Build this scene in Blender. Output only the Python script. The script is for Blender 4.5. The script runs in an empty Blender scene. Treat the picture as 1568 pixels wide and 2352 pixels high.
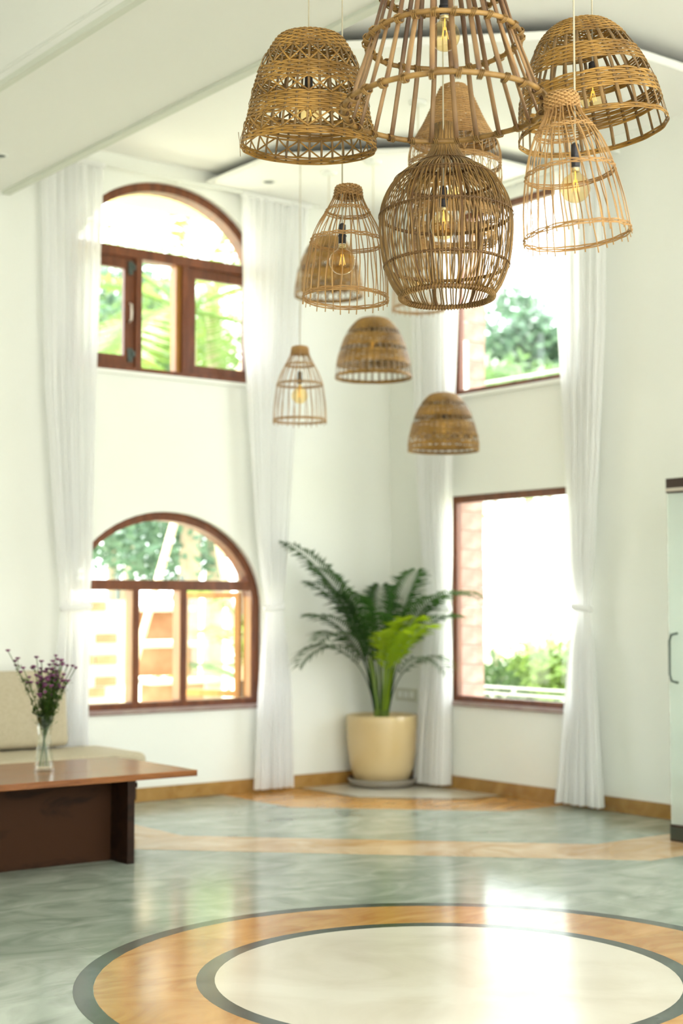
import bpy, bmesh, math, random
import numpy as np
from mathutils import Vector, Matrix
from mathutils.geometry import tessellate_polygon
random.seed(7)
SC = bpy.context.scene
COL = SC.collection
PI = math.pi

# ------------------------------------------------------------------ camera
cam_d = bpy.data.cameras.new('camera')
cam_d.sensor_fit = 'HORIZONTAL'; cam_d.sensor_width = 24.0
cam_d.lens = 3463.0 / 1568.0 * 24.0
cam_d.clip_start = 0.05; cam_d.clip_end = 300
cam = bpy.data.objects.new('camera', cam_d); COL.objects.link(cam)
YAW, PIT = 0.9176, 0.0619
fwd = Vector((math.cos(YAW)*math.cos(PIT), math.sin(YAW)*math.cos(PIT), math.sin(PIT)))
right = fwd.cross(Vector((0, 0, 1))).normalized(); up = right.cross(fwd)
m = Matrix((right, up, -fwd)).transposed().to_4x4(); m.translation = Vector((-7.774, -9.505, 1.4))
cam.matrix_world = m
cam_d.dof.use_dof = True
cam_d.dof.focus_distance = 5.6
cam_d.dof.aperture_fstop = 1.8
SC.camera = cam

# ------------------------------------------------------------------ sky, sun, exposure
w = bpy.data.worlds.new('sky'); SC.world = w; w.use_nodes = True
bg = w.node_tree.nodes['Background']
bg.inputs['Color'].default_value = (0.96, 0.99, 1.0, 1); bg.inputs['Strength'].default_value = 3.2
sun_d = bpy.data.lights.new('sun', 'SUN'); sun_d.energy = 11.0; sun_d.angle = math.radians(3); sun_d.color = (1, .98, .94)
sun = bpy.data.objects.new('sun', sun_d); COL.objects.link(sun)
el = math.radians(70); sd = Vector((-0.8*math.cos(el), 0.6*math.cos(el), math.sin(el)))
sun.rotation_euler = sd.to_track_quat('Z', 'Y').to_euler()
SC.view_settings.view_transform = 'Standard'; SC.view_settings.look = 'None'
SC.view_settings.gamma = 1; SC.view_settings.use_curve_mapping = False
SC.view_settings.exposure = 1.22
SC.cycles.max_bounces = 12; SC.cycles.diffuse_bounces = 6; SC.cycles.transparent_max_bounces = 24
SC.cycles.glossy_bounces = 4; SC.cycles.use_denoising = True
SC.cycles.use_adaptive_sampling = True; SC.cycles.adaptive_threshold = 0.02
SC.cycles.sample_clamp_indirect = 6

# ------------------------------------------------------------------ materials
def mat(name, color, rough=0.6, metal=0.0, spec=0.5, var=None, scale=6.0, stretch=(1, 1, 1), bump=0.0, bscale=None, rand=0.0,
        distort=0.0, coat=0.0, detail=6, pos=(0.35, 0.65), world=False):
    """Principled material; 'var' is a second colour mixed in by noise; 'rand' varies brightness from object to object."""
    mt = bpy.data.materials.new(name); mt.use_nodes = True
    nt = mt.node_tree; N = nt.nodes; L = nt.links; b = N['Principled BSDF']
    b.inputs['Base Color'].default_value = (*color, 1); b.inputs['Roughness'].default_value = rough
    b.inputs['Metallic'].default_value = metal; b.inputs['Specular IOR Level'].default_value = spec
    b.inputs['Coat Weight'].default_value = coat
    out = None
    if var or bump:
        tc = N.new('ShaderNodeTexCoord'); mp = N.new('ShaderNodeMapping'); mp.inputs['Scale'].default_value = stretch
        if world: tc = N.new('ShaderNodeNewGeometry'); L.new(tc.outputs['Position'], mp.inputs['Vector'])
        else: L.new(tc.outputs['Object'], mp.inputs['Vector'])
    if var:
        nz = N.new('ShaderNodeTexNoise'); nz.inputs['Scale'].default_value = scale; nz.inputs['Detail'].default_value = detail
        nz.inputs['Distortion'].default_value = distort
        L.new(mp.outputs[0], nz.inputs['Vector'])
        cr = N.new('ShaderNodeValToRGB'); cr.color_ramp.elements[0].position = pos[0]; cr.color_ramp.elements[1].position = pos[1]
        cr.color_ramp.elements[0].color = (*color, 1); cr.color_ramp.elements[1].color = (*var, 1)
        L.new(nz.outputs['Fac'], cr.inputs[0]); out = cr.outputs[0]
    if rand:
        oi = N.new('ShaderNodeObjectInfo'); mr = N.new('ShaderNodeMapRange')
        mr.inputs['To Min'].default_value = 1 - rand; mr.inputs['To Max'].default_value = 1 + rand
        L.new(oi.outputs['Random'], mr.inputs['Value'])
        hs = N.new('ShaderNodeHueSaturation'); L.new(mr.outputs[0], hs.inputs['Value'])
        if out: L.new(out, hs.inputs['Color'])
        else: hs.inputs['Color'].default_value = (*color, 1)
        out = hs.outputs[0]
    if out: L.new(out, b.inputs['Base Color'])
    if bump:
        n2 = N.new('ShaderNodeTexNoise'); n2.inputs['Scale'].default_value = bscale or scale * 3; n2.inputs['Detail'].default_value = 4
        L.new(mp.outputs[0], n2.inputs['Vector'])
        bp = N.new('ShaderNodeBump'); bp.inputs['Strength'].default_value = bump; bp.inputs['Distance'].default_value = 0.01
        L.new(n2.outputs['Fac'], bp.inputs['Height']); L.new(bp.outputs[0], b.inputs['Normal'])
    return mt

def leafmat(name, color, trans, rand=0.0, var=None):
    mt = mat(name, color, rough=0.45, var=var, scale=3.0, rand=rand)
    nt = mt.node_tree; N = nt.nodes; L = nt.links; b = N['Principled BSDF']; o = N['Material Output']
    tr = N.new('ShaderNodeBsdfTranslucent'); tr.inputs['Color'].default_value = (*trans, 1)
    mx = N.new('ShaderNodeMixShader'); mx.inputs[0].default_value = 0.42
    L.new(b.outputs[0], mx.inputs[1]); L.new(tr.outputs[0], mx.inputs[2]); L.new(mx.outputs[0], o.inputs['Surface'])
    return mt

def glassmat(name, tint, refl=(1, 1, 1), ior=1.45, rough=0.02, body=0.0, bcol=(1, 1, 1)):
    mt = bpy.data.materials.new(name); mt.use_nodes = True
    nt = mt.node_tree; N = nt.nodes; L = nt.links; N.remove(N['Principled BSDF']); o = N['Material Output']
    t = N.new('ShaderNodeBsdfTransparent'); t.inputs['Color'].default_value = (*tint, 1)
    g = N.new('ShaderNodeBsdfGlossy'); g.inputs['Roughness'].default_value = rough; g.inputs['Color'].default_value = (*refl, 1)
    fr = N.new('ShaderNodeLayerWeight'); pw = N.new('ShaderNodeMath'); pw.operation = 'POWER'; pw.inputs[1].default_value = 4.0
    ma = N.new('ShaderNodeMath'); ma.operation = 'MULTIPLY_ADD'; ma.inputs[1].default_value = 0.75; ma.inputs[2].default_value = ((ior-1)/(ior+1))**2
    L.new(fr.outputs['Facing'], pw.inputs[0]); L.new(pw.outputs[0], ma.inputs[0])
    mx = N.new('ShaderNodeMixShader'); L.new(ma.outputs[0], mx.inputs[0])
    base = t.outputs[0]
    if body:
        d = N.new('ShaderNodeBsdfTranslucent'); d.inputs['Color'].default_value = (*bcol, 1)
        d2 = N.new('ShaderNodeBsdfDiffuse'); d2.inputs['Color'].default_value = (*bcol, 1)
        md = N.new('ShaderNodeMixShader'); md.inputs[0].default_value = 0.5
        L.new(d.outputs[0], md.inputs[1]); L.new(d2.outputs[0], md.inputs[2])
        m2 = N.new('ShaderNodeMixShader'); m2.inputs[0].default_value = body
        L.new(base, m2.inputs[1]); L.new(md.outputs[0], m2.inputs[2]); base = m2.outputs[0]
    L.new(base, mx.inputs[1]); L.new(g.outputs[0], mx.inputs[2]); L.new(mx.outputs[0], o.inputs['Surface'])
    return mt

def sheermat(name, col, hole):
    mt = bpy.data.materials.new(name); mt.use_nodes = True
    nt = mt.node_tree; N = nt.nodes; L = nt.links; N.remove(N['Principled BSDF']); o = N['Material Output']
    t = N.new('ShaderNodeBsdfTransparent'); d = N.new('ShaderNodeBsdfDiffuse'); d.inputs['Color'].default_value = (*col, 1)
    tl = N.new('ShaderNodeBsdfTranslucent'); tl.inputs['Color'].default_value = (*col, 1)
    a = N.new('ShaderNodeMixShader'); a.inputs[0].default_value = 0.5
    L.new(d.outputs[0], a.inputs[1]); L.new(tl.outputs[0], a.inputs[2])
    b = N.new('ShaderNodeMixShader'); b.inputs[0].default_value = 1 - hole
    L.new(t.outputs[0], b.inputs[1]); L.new(a.outputs[0], b.inputs[2]); L.new(b.outputs[0], o.inputs['Surface'])
    return mt

M = {}
M['wall'] = mat('wall_paint', (0.835, 0.85, 0.81), 0.75, spec=0.25, var=(0.85, 0.865, 0.825), scale=0.8, bump=0.05, bscale=40)
M['ceil'] = mat('ceiling_paint', (0.925, 0.925, 0.90), 0.8, spec=0.2, var=(0.935, 0.93, 0.91), scale=0.7)
M['beam'] = mat('beam_paint', (0.88, 0.885, 0.84), 0.8, spec=0.2)
M['gapshade'] = mat('cove_shade', (0.10, 0.105, 0.085), 0.9)  # dark colour standing in for shade inside the ceiling gaps
M['mold'] = mat('moulding_paint', (0.70, 0.73, 0.64), 0.6)
M['wood'] = mat('window_teak', (0.115, 0.030, 0.010), 0.35, var=(0.19, 0.055, 0.018), scale=4, stretch=(6, 6, 1.2), rand=0.08)
M['woodlite'] = mat('sash_and_sunlit_teak', (0.30, 0.125, 0.018), 0.4, var=(0.40, 0.18, 0.032), scale=4, stretch=(6, 6, 1))  # sash wood; also colours the mullion strips as if sunlit
M['sill'] = mat('sill_stone', (0.30, 0.20, 0.19), 0.3, var=(0.36, 0.28, 0.25), scale=8)
M['glass'] = glassmat('window_glass', (0.97, 0.99, 0.98), ior=1.3)
M['grey'] = mat('grey_green_stone', (0.21, 0.255, 0.21), 0.15, var=(0.43, 0.48, 0.42), scale=2.6, stretch=(1, 1.5, 1), distort=1.4, rand=0.05, bump=0.03, bscale=7, spec=0.45, detail=9, pos=(.28, .70), world=True)
M['ochre'] = mat('ochre_stone', (0.40, 0.17, 0.035), 0.15, var=(0.60, 0.33, 0.11), scale=2.4, stretch=(1, 1.7, 1), distort=2.0, rand=0.06, bump=0.03, bscale=7, spec=0.45, detail=9, pos=(.3, .68), world=True)
M['ochre2'] = mat('pale_ochre_stone', (0.52, 0.31, 0.14), 0.15, var=(0.70, 0.52, 0.34), scale=2.2, distort=1.8, rand=0.04, bump=0.03, bscale=7, spec=0.45, world=True)
M['dark'] = mat('slate_inlay', (0.026, 0.036, 0.034), 0.16, var=(0.075, 0.095, 0.088), scale=4, distort=1.6, rand=0.12, bump=0.03, bscale=7, spec=0.28, world=True)
M['pale'] = mat('cream_stone', (0.58, 0.52, 0.42), 0.17, var=(0.72, 0.68, 0.585), scale=1.6, distort=1.2, bump=0.03, bscale=7, spec=0.45, detail=8, pos=(.25, .6), world=True)
M['base'] = mat('skirting_stone', (0.30, 0.15, 0.035), 0.2, var=(0.42, 0.24, 0.075), scale=4, distort=1.5, rand=0.08)
M['cane'] = mat('cane', (0.205, 0.098, 0.012), 0.5, var=(0.40, 0.215, 0.042), scale=9, stretch=(1, 1, 1), rand=0.16, bump=0.15, bscale=120)
M['cane2'] = mat('cane_stake', (0.12, 0.066, 0.022), 0.5, var=(0.26, 0.15, 0.05), scale=9, rand=0.2)
M['rattan'] = mat('rattan', (0.18, 0.092, 0.020), 0.45, var=(0.35, 0.20, 0.058), scale=14, rand=0.12, bump=0.15, bscale=90)
M['rattandark'] = mat('rattan_hoop', (0.13, 0.06, 0.018), 0.5, var=(0.22, 0.115, 0.038), scale=14, rand=0.1, bump=0.15, bscale=90)
M['bamboo'] = mat('bamboo_rib', (0.13, 0.062, 0.028), 0.42, var=(0.31, 0.18, 0.075), scale=7, stretch=(1, 1, .6), rand=0.22)
M['honey'] = mat('honey_cane', (0.33, 0.17, 0.05), 0.5, var=(0.48, 0.28, 0.10), scale=10, rand=0.14)
M['black'] = mat('black_plastic', (0.018, 0.015, 0.018), 0.35)
M['cord'] = mat('cord_fabric', (0.50, 0.45, 0.33), 0.7)
M['white'] = mat('white_metal', (0.82, 0.84, 0.80), 0.4)
M['bulb'] = glassmat('amber_glass', (0.99, 0.875, 0.62), ior=1.45, rough=0.03)
M['filament'] = mat('filament', (0.75, 0.42, 0.08), 0.3)
fn = M['filament'].node_tree.nodes['Principled BSDF']; fn.inputs['Emission Color'].default_value = (1, .55, .12, 1); fn.inputs['Emission Strength'].default_value = 0.8
M['brass'] = mat('bulb_cap', (0.75, 0.72, 0.65), 0.25, metal=1.0)
M['sheer'] = sheermat('sheer_cotton', (0.97, 0.972, 0.975), 0.055)
M['tabletop'] = mat('table_top_wood', (0.17, 0.055, 0.014), 0.27, var=(0.30, 0.11, 0.030), scale=3, stretch=(1, 7, 7), distort=0.8, spec=.35)
M['tabledark'] = mat('table_dark_wood', (0.012, 0.005, 0.003), 0.5, spec=0.2, var=(0.030, 0.012, 0.006), scale=2.2, stretch=(1, 5, 5), distort=1.2)
M['tablemid'] = mat('table_panel_wood', (0.006, 0.003, 0.002), 0.6, spec=0.12, var=(0.042, 0.017, 0.007), scale=2.6, stretch=(1, 2, 2.2), distort=1.0, pos=(0.3, 0.5))
M['linen'] = mat('linen', (0.46, 0.40, 0.28), 0.85, var=(0.52, 0.46, 0.335), scale=60, bump=0.25, bscale=300)
M['pot'] = mat('pot_glaze', (0.62, 0.47, 0.24), 0.28, var=(0.66, 0.52, 0.30), scale=2, coat=0.2)
M['saucer'] = mat('saucer_plastic', (0.26, 0.23, 0.19), 0.4)
M['soil'] = mat('soil', (0.06, 0.04, 0.025), 0.9, var=(0.11, 0.07, 0.04), scale=40)
M['palm'] = leafmat('palm_leaf', (0.014, 0.050, 0.010), (0.045, 0.14, 0.010), rand=0.3)
M['palmlit'] = leafmat('lit_palm_leaf', (0.24, 0.38, 0.010), (0.58, 0.74, 0.015), rand=0.1)  # yellow-green puts the window light on these leaves into their colour
M['stem'] = mat('palm_stem', (0.16, 0.26, 0.045), 0.45, var=(0.24, 0.33, 0.07), scale=6, rand=0.2)
M['flower'] = mat('purple_petals', (0.17, 0.045, 0.13), 0.7, var=(0.28, 0.09, 0.21), scale=60, rand=0.25)
M['herb'] = leafmat('flower_leaf', (0.06, 0.12, 0.022), (0.16, 0.28, 0.035), rand=0.3)
M['vase'] = glassmat('vase_glass', (0.975, 0.988, 0.975), ior=1.5, rough=0.02)
M['water'] = glassmat('vase_water', (0.975, 0.985, 0.965), ior=1.33)
M['cabglass'] = glassmat('sheen_cabinet_glass', (0.95, 0.99, 0.97), ior=1.5, rough=0.05, body=0.34, bcol=(0.965, 0.99, 0.975))  # whitish body colour stands in for window reflections on the glass
M['brown'] = mat('brown_aluminium', (0.045, 0.026, 0.020), 0.35, metal=0.3)
M['alu'] = mat('pale_aluminium', (0.62, 0.55, 0.48), 0.35, metal=0.6)
M['steel'] = mat('dark_steel', (0.10, 0.12, 0.11), 0.3, metal=0.8)
M['switch'] = mat('switch_plate', (0.62, 0.62, 0.52), 0.4)
M['laterite'] = mat('laterite_stone', (0.30, 0.17, 0.135), 0.9, var=(0.42, 0.27, 0.23), scale=10, bump=0.5, bscale=30, rand=0.12)
M['brick'] = mat('garden_brick', (0.33, 0.155, 0.08), 0.9, var=(0.44, 0.24, 0.14), scale=5, rand=0.2)
M['whitewash'] = mat('whitewash', (0.60, 0.57, 0.51), 0.9, var=(0.52, 0.48, 0.41), scale=3)
M['ground'] = mat('garden_ground', (0.50, 0.47, 0.38), 0.95, var=(0.40, 0.43, 0.27), scale=0.6)
M['eave'] = mat('eave_paint', (0.80, 0.60, 0.30), 0.7)
M['trunk'] = mat('trunk_bark', (0.30, 0.23, 0.16), 0.9, var=(0.42, 0.34, 0.25), scale=8)
M['pole'] = mat('bamboo_pole', (0.62, 0.46, 0.28), 0.5, var=(0.70, 0.56, 0.38), scale=5)
M['gardA'] = leafmat('garden_leaf', (0.06, 0.125, 0.045), (0.10, 0.18, 0.05), var=(0.10, 0.18, 0.06))
M['gardB'] = leafmat('garden_leaf_bluish', (0.06, 0.12, 0.08), (0.09, 0.17, 0.09), var=(0.11, 0.18, 0.12))
M['frond'] = leafmat('coconut_leaflet', (0.09, 0.17, 0.035), (0.20, 0.30, 0.05), var=(0.15, 0.23, 0.05))

# ------------------------------------------------------------------ mesh helpers
class MB:
    def __init__(s): s.v = []; s.f = []
    def add(s, verts, faces):
        o = len(s.v); s.v += [tuple(p) for p in verts]; s.f += [tuple(i + o for i in f) for f in faces]; return s
    def box(s, a, b, bev=0.0):
        x0, y0, z0 = [min(p, q) for p, q in zip(a, b)]; x1, y1, z1 = [max(p, q) for p, q in zip(a, b)]
        if bev <= 0:
            v = [(x0,y0,z0),(x1,y0,z0),(x1,y1,z0),(x0,y1,z0),(x0,y0,z1),(x1,y0,z1),(x1,y1,z1),(x0,y1,z1)]
            return s.add(v, [(0,3,2,1),(4,5,6,7),(0,1,5,4),(1,2,6,5),(2,3,7,6),(3,0,4,7)])
        bm = bmesh.new(); bmesh.ops.create_cube(bm, size=1)
        for v in bm.verts:
            v.co = Vector(((x0+x1)/2 + v.co.x*(x1-x0), (y0+y1)/2 + v.co.y*(y1-y0), (z0+z1)/2 + v.co.z*(z1-z0)))
        bmesh.ops.bevel(bm, geom=bm.edges[:], offset=bev, segments=3, affect='EDGES', profile=0.5)
        bm.verts.index_update(); s.add([v.co[:] for v in bm.verts], [[q.index for q in f.verts] for f in bm.faces]); bm.free(); return s
    def sweep(s, pts, nrm, wd, th, closed=False, nseg=6, taper=None):
        """tube of elliptic section: wd across, th along the given normals"""
        P = np.array(pts, float); n = len(P); Nn = np.array(nrm, float)
        T = (np.roll(P, -1, 0) - np.roll(P, 1, 0)) if closed else np.gradient(P, axis=0)
        T /= np.linalg.norm(T, axis=1)[:, None] + 1e-12
        Nn = Nn - (Nn * T).sum(1)[:, None] * T; Nn /= np.linalg.norm(Nn, axis=1)[:, None] + 1e-12
        B = np.cross(T, Nn); V = []; ang = [2*PI*(k+.5)/nseg for k in range(nseg)]
        for i in range(n):
            k = taper[i] if taper is not None else 1.0
            for a in ang: V.append(P[i] + B[i]*math.cos(a)*wd/2*k + Nn[i]*math.sin(a)*th/2*k)
        F = []
        for i in range(n if closed else n-1):
            j = (i+1) % n
            for k in range(nseg):
                l = (k+1) % nseg; F.append((i*nseg+k, j*nseg+k, j*nseg+l, i*nseg+l))
        if not closed: F += [tuple(range(nseg)), tuple((n-1)*nseg+k for k in reversed(range(nseg)))]
        return s.add(V, F)
    def tube(s, pts, r, nseg=8, closed=False, taper=None):
        P = [Vector(p) for p in pts]; d = (P[-1]-P[0]); d = d if d.length > 1e-6 else P[1]-P[0]
        ref = Vector((0, 0, 1)) if abs(d.normalized().z) < 0.9 else Vector((1, 0, 0))
        if closed: ref = Vector((0.01, 0.02, 1))
        return s.sweep([p[:] for p in P], [ref[:]]*len(P), 2*r, 2*r, closed, nseg, taper)
    def lathe(s, prof, seg=32, c=(0, 0, 0), cap0=False, cap1=False):
        V = []; F = []
        for r, z in prof:
            for k in range(seg):
                a = 2*PI*k/seg; V.append((c[0]+r*math.cos(a), c[1]+r*math.sin(a), c[2]+z))
        for i in range(len(prof)-1):
            for k in range(seg):
                l = (k+1) % seg; F.append((i*seg+k, i*seg+l, (i+1)*seg+l, (i+1)*seg+k))
        if cap0: F.append(tuple(reversed(range(seg))))
        if cap1: F.append(tuple((len(prof)-1)*seg+k for k in range(seg)))
        return s.add(V, F)
    def prism(s, outer, holes, fn, d0, d1):
        """2D outline with holes extruded from d0 to d1; fn(s,t,d) -> xyz"""
        loops = [outer] + list(holes); tris = tessellate_polygon([[Vector((a, b, 0)) for a, b in lp] for lp in loops])
        fl = [p for lp in loops for p in lp]; n = len(fl)
        V = [fn(a, b, d0) for a, b in fl] + [fn(a, b, d1) for a, b in fl]
        F = [t for t in tris] + [tuple(i+n for i in reversed(t)) for t in tris]; o = 0
        for lp in loops:
            k = len(lp)
            for i in range(k):
                j = (i+1) % k; F.append((o+i, o+j, n+o+j, n+o+i))
            o += k
        return s.add(V, F)
    def mesh(s, name, material, smooth=False, fix=False):
        me = bpy.data.meshes.new(name); me.from_pydata(s.v, [], s.f)
        if fix or smooth:
            bm = bmesh.new(); bm.from_mesh(me); bmesh.ops.recalc_face_normals(bm, faces=bm.faces[:]); bm.to_mesh(me); bm.free()
        me.materials.append(material)
        if smooth: me.shade_smooth()
        me.update(); return me
    def build(s, name, material, parent=None, smooth=False, fix=True, **kw):
        return link(name, s.mesh(name, material, smooth, fix), parent, **kw)

def link(name, data, parent=None, loc=None, rot=None, mtx=None, **kw):
    o = bpy.data.objects.new(name, data); COL.objects.link(o)
    if parent: o.parent = parent
    if mtx is not None: o.matrix_local = mtx
    if loc: o.location = loc
    if rot: o.rotation_euler = rot
    for k, v in kw.items(): o[k] = v
    return o
def thing(name, label, cat, loc=(0, 0, 0), rz=0, group=None):
    o = link(name, None, loc=loc, rot=(0, 0, rz)); o['label'] = label; o['category'] = cat
    if group: o['group'] = group
    return o
def tag(o, label, cat, group=None):
    o['label'] = label; o['category'] = cat
    if group: o['group'] = group
    return o
LW = lambda s_, t_, d: (s_, d, t_)       # left wall plane (s = X, t = Z, depth = +Y outward)
RW = lambda s_, t_, d: (d, s_, t_)       # right wall plane (s = Y, t = Z, depth = +X outward)
FL = lambda s_, t_, d: (s_, t_, d)

# ------------------------------------------------------------------ walls and ceiling
T = 0.24
def arch(cx, a, zb, z0, b, n=28):
    return [(cx-a, zb), (cx+a, zb)] + [(cx+a*math.cos(PI*k/n), z0+b*math.sin(PI*k/n)) for k in range(n+1)]
AL = dict(cx=-2.085, a=0.835, zb=0.655, z0=1.38, b=0.705)      # lower arched opening
AU = dict(cx=-2.085, a=0.835, zb=3.085, z0=3.84, b=0.685)      # upper arched opening
RL = (-2.16, -0.735, 0.665, 2.245)                                # lower right opening: y0,y1,z0,z1
RU = (-2.16, -0.775, 3.02, 4.445)
WL = MB().prism([(-9.6, 0), (0.24, 0), (0.24, 4.9), (-9.6, 4.9)], [arch(**AL), arch(**AU)], LW, 0, T).build('wall_left', M['wall'], kind='structure')
rect = lambda r: [(r[0], r[2]), (r[1], r[2]), (r[1], r[3]), (r[0], r[3])]
WR = MB().prism([(-12, 0), (0, 0), (0, 4.9), (-12, 4.9)], [rect(RL), rect(RU)], RW, 0, .16).build('wall_right', M['wall'], kind='structure')
MB().box((-9.84, -12, 0), (-9.6, 0.24, 4.9)).build('wall_back', M['wall'], kind='structure')
MB().box((-9.84, -12.24, 0), (0.24, -12, 4.9)).build('wall_front', M['wall'], kind='structure')
MB().box((-9.84, -10.1, 4.80), (0.24, 0.24, 4.92)).build('ceiling', M['ceil'], kind='structure')  # stops behind the camera; opening added so daylight brightens ceiling and lamps
# stepped octagonal ceiling slabs that follow the floor pattern
MB().prism([(-3.385, 0), (-3.385, -1.735), (-1.52, -3.60), (0, -3.60), (0, 0)], [], FL, 4.66, 4.71).build('trim_1', M['ceil'], kind='structure')
MB().prism([(-1.80, 0), (-1.80, -0.90), (-0.92, -1.78), (0, -1.78), (0, 0)], [], FL, 4.545, 4.585).build('trim_2', M['ceil'], kind='structure')
MB().prism([(-3.36, 0), (-3.36, -1.70), (-1.50, -3.56), (0, -3.56), (0, 0)], [], FL, 4.71, 4.715).build('gap_shade_1', M['gapshade'], kind='structure')  # dark sheet added on the slab to deepen shade in the gap
MB().prism([(-1.77, 0), (-1.77, -0.88), (-0.90, -1.75), (0, -1.75), (0, 0)], [], FL, 4.585, 4.59).build('gap_shade_2', M['gapshade'], kind='structure')  # same shade sheet for the corner slab's gap
bmn = MB().box((-4.35, -9.9, 4.236), (-3.39, 0, 4.80)).build('trim_3', M['beam'], kind='structure')
for x0, x1 in ((-3.435, -3.375), (-4.365, -4.32)):
    q = MB().box((x0, -9.9, 4.215), (x1, 0, 4.25), 0.005)
    q.build('moulding', M['mold'], bmn)
q = MB()
for zz in (4.30, 4.318): q.tube([(-4.352, -9.9, zz), (-4.352, 0, zz)], 0.005, 6)
q.build('moulding', M['beam'], bmn)

# ------------------------------------------------------------------ floor
floor = MB().box((-11, -13, -0.12), (0.24, 0.24, -0.004)).build('floor', M['pale'], kind='structure')
tw, tl = 1.2, 0.75
tile_me = MB().box((0.0007, 0.0007, -0.02), (tw-0.0007, tl-0.0007, 0)).mesh('stone_tile', M['grey'])
for i in range(6):
    for j in range(11):
        x = -7.2 + i*tw; y = -8.25 + j*tl
        link('stone_tile', tile_me, floor, loc=(x, y, 0))
def poly(name, pts, m_, z=0.0012): MB().prism(pts, [], FL, -0.003, z).build(name, M[m_], floor)
# octagonal bands
poly('stone_inlay', [(-3.45, 0), (-2.9, 0), (-2.9, -1.55), (-3.45, -1.74)], 'ochre2')
poly('stone_inlay', [(-3.449, -1.741), (-2.899, -1.551), (-2.03, -2.42), (-2.39, -2.80)], 'ochre2')
poly('stone_inlay', [(-2.389, -2.801), (-2.029, -2.421), (-1.15, -3.30), (-1.32, -3.87)], 'ochre2')
poly('stone_inlay', [(-1.319, -3.87), (-1.149, -3.30), (0, -3.30), (0, -3.87)], 'ochre2')
poly('stone_inlay', [(-1.62, 0), (-0.95, 0), (-0.95, -0.75), (-1.62, -0.88)], 'ochre')
poly('stone_inlay', [(-1.619, -0.881), (-0.949, -0.751), (-0.37, -1.33), (-0.55, -1.95)], 'ochre')
poly('stone_inlay', [(-0.549, -1.95), (-0.369, -1.33), (0, -1.33), (0, -1.95)], 'ochre')
poly('slate_border', [(-0.95, 0), (-0.90, 0), (-0.90, -0.73), (-0.35, -1.28), (0, -1.28), (0, -1.33), (-0.37, -1.33), (-0.95, -0.75)], 'dark', 0.0016)
poly('cream_slab', [(-0.90, 0), (0, 0), (0, -1.28), (-0.35, -1.28), (-0.90, -0.73)], 'pale')
# medallion
CX, CY = -3.925, -5.13
def sector(name, r0, r1, n, m_):
    st = 2*PI/n; k = 6; g = 0.0006
    out = [(r1*math.cos(st*i/k), r1*math.sin(st*i/k)) for i in range(k+1)]; inn = [(r0*math.cos(st*i/k), r0*math.sin(st*i/k)) for i in range(k, -1, -1)]
    me = MB().prism(out+inn, [], FL, -0.003, 0.0012).mesh(name, M[m_], fix=True)
    for i in range(n): link(name, me, floor, loc=(CX, CY, 0), rot=(0, 0, st*i))
sector('slate_ring_piece', 1.322, 1.395, 20, 'dark')
sector('ochre_ring_piece', 0.945, 1.3218, 10, 'ochre')
sector('slate_ring_piece', 0.876, 0.9448, 14, 'dark')
MB().prism([(CX+.8758*math.cos(2*PI*i/72), CY+.8758*math.sin(2*PI*i/72)) for i in range(72)], [], FL, -0.003, 0.0012).build('cream_disc', M['pale'], floor)
# skirting of stone pieces
bl = MB().box((-9.6, -0.004, 0), (0, 0, 0.1)).build('baseboard_left', M['base'], kind='structure')
br = MB().box((-0.004, -12, 0), (0, 0, 0.1)).build('baseboard_right', M['base'], kind='structure')
me = MB().box((-0.9985, -0.02, 0.0015), (0, 0, 0.1), 0.002).mesh('skirting_stone', M['base'])
for k in range(8): link('skirting_stone', me, bl, loc=(-0.02-0.75*k if False else -0.02-k*1.0+0.0, 0, 0))
me = MB().box((-0.02, -0.9985, 0.0015), (0, 0, 0.1), 0.002).mesh('skirting_stone', M['base'])
for k in range(9): link('skirting_stone', me, br, loc=(0, -0.021-k*1.0, 0))

# ------------------------------------------------------------------ windows
def scale_arch(A, d, zb=0.0): return arch(A['cx'], A['a']-d, A['zb']+zb, A['z0'], A['b']-d)
def arched_window(name, A, zt, upper):
    zb = A['zb']; cx = A['cx']; a = A['a']; F0, F1 = 0.055, 0.175
    win = link(name, None, kind='structure'); win['kind'] = 'structure'
    fr = MB().prism(scale_arch(A, -0.012, -0.012), [scale_arch(A, 0.062, 0.045)], LW, F0, F1).build('window_frame', M['wood'], win)
    MB().box((cx-a+.03, F0+.004, zt-0.075), (cx+a-.03, F1-.004, zt), 0.004).build('transom', M['wood'], win)
    for mx in (-2.315, -1.915): MB().box((mx-.026, F0+.008, zb+.03), (mx+.026, F1-.008, zt-0.03), 0.004).build('mullion', M['wood'], win)
    for mx in ((-2.341, -1.941, cx+a-.064) if not upper else ()): MB().box((mx-.006, F0+.012, zb+.05), (mx+.001, F1-.004, zt-0.07), 0.002).build('sunlit_side_strip', M['woodlite'], win)  # lighter strips paint the sunlit left faces of mullions and right jamb
    # fanlight pane
    pts = [(p[0], max(p[1], zt-0.01)) for p in scale_arch(A, 0.06, 0.05)]
    pp = []
    for p in pts:
        if not pp or (Vector(p)-Vector(pp[-1])).length > 1e-3: pp.append(p)
    MB().prism(pp, [], LW, F0+.07, F0+.076).build('pane', M['glass'], win)
    bays = [(cx-a+.06, -2.341), (-2.289, -1.941), (-1.889, cx+a-.06)]
    sill = MB().box((cx-a-.03, -0.02, zb-0.03), (cx+a+.03, T+.03, zb+0.003), 0.004).build('window_sill', M['sill'] if not upper else M['wall'], win)
    return win, bays, F0, F1
w1, bays, F0, F1 = arched_window('window_1', AL, 1.585, False)
MB().box((bays[0][0], .12, .69), (bays[0][1], .126, 1.52)).build('pane', M['glass'], w1)
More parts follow.
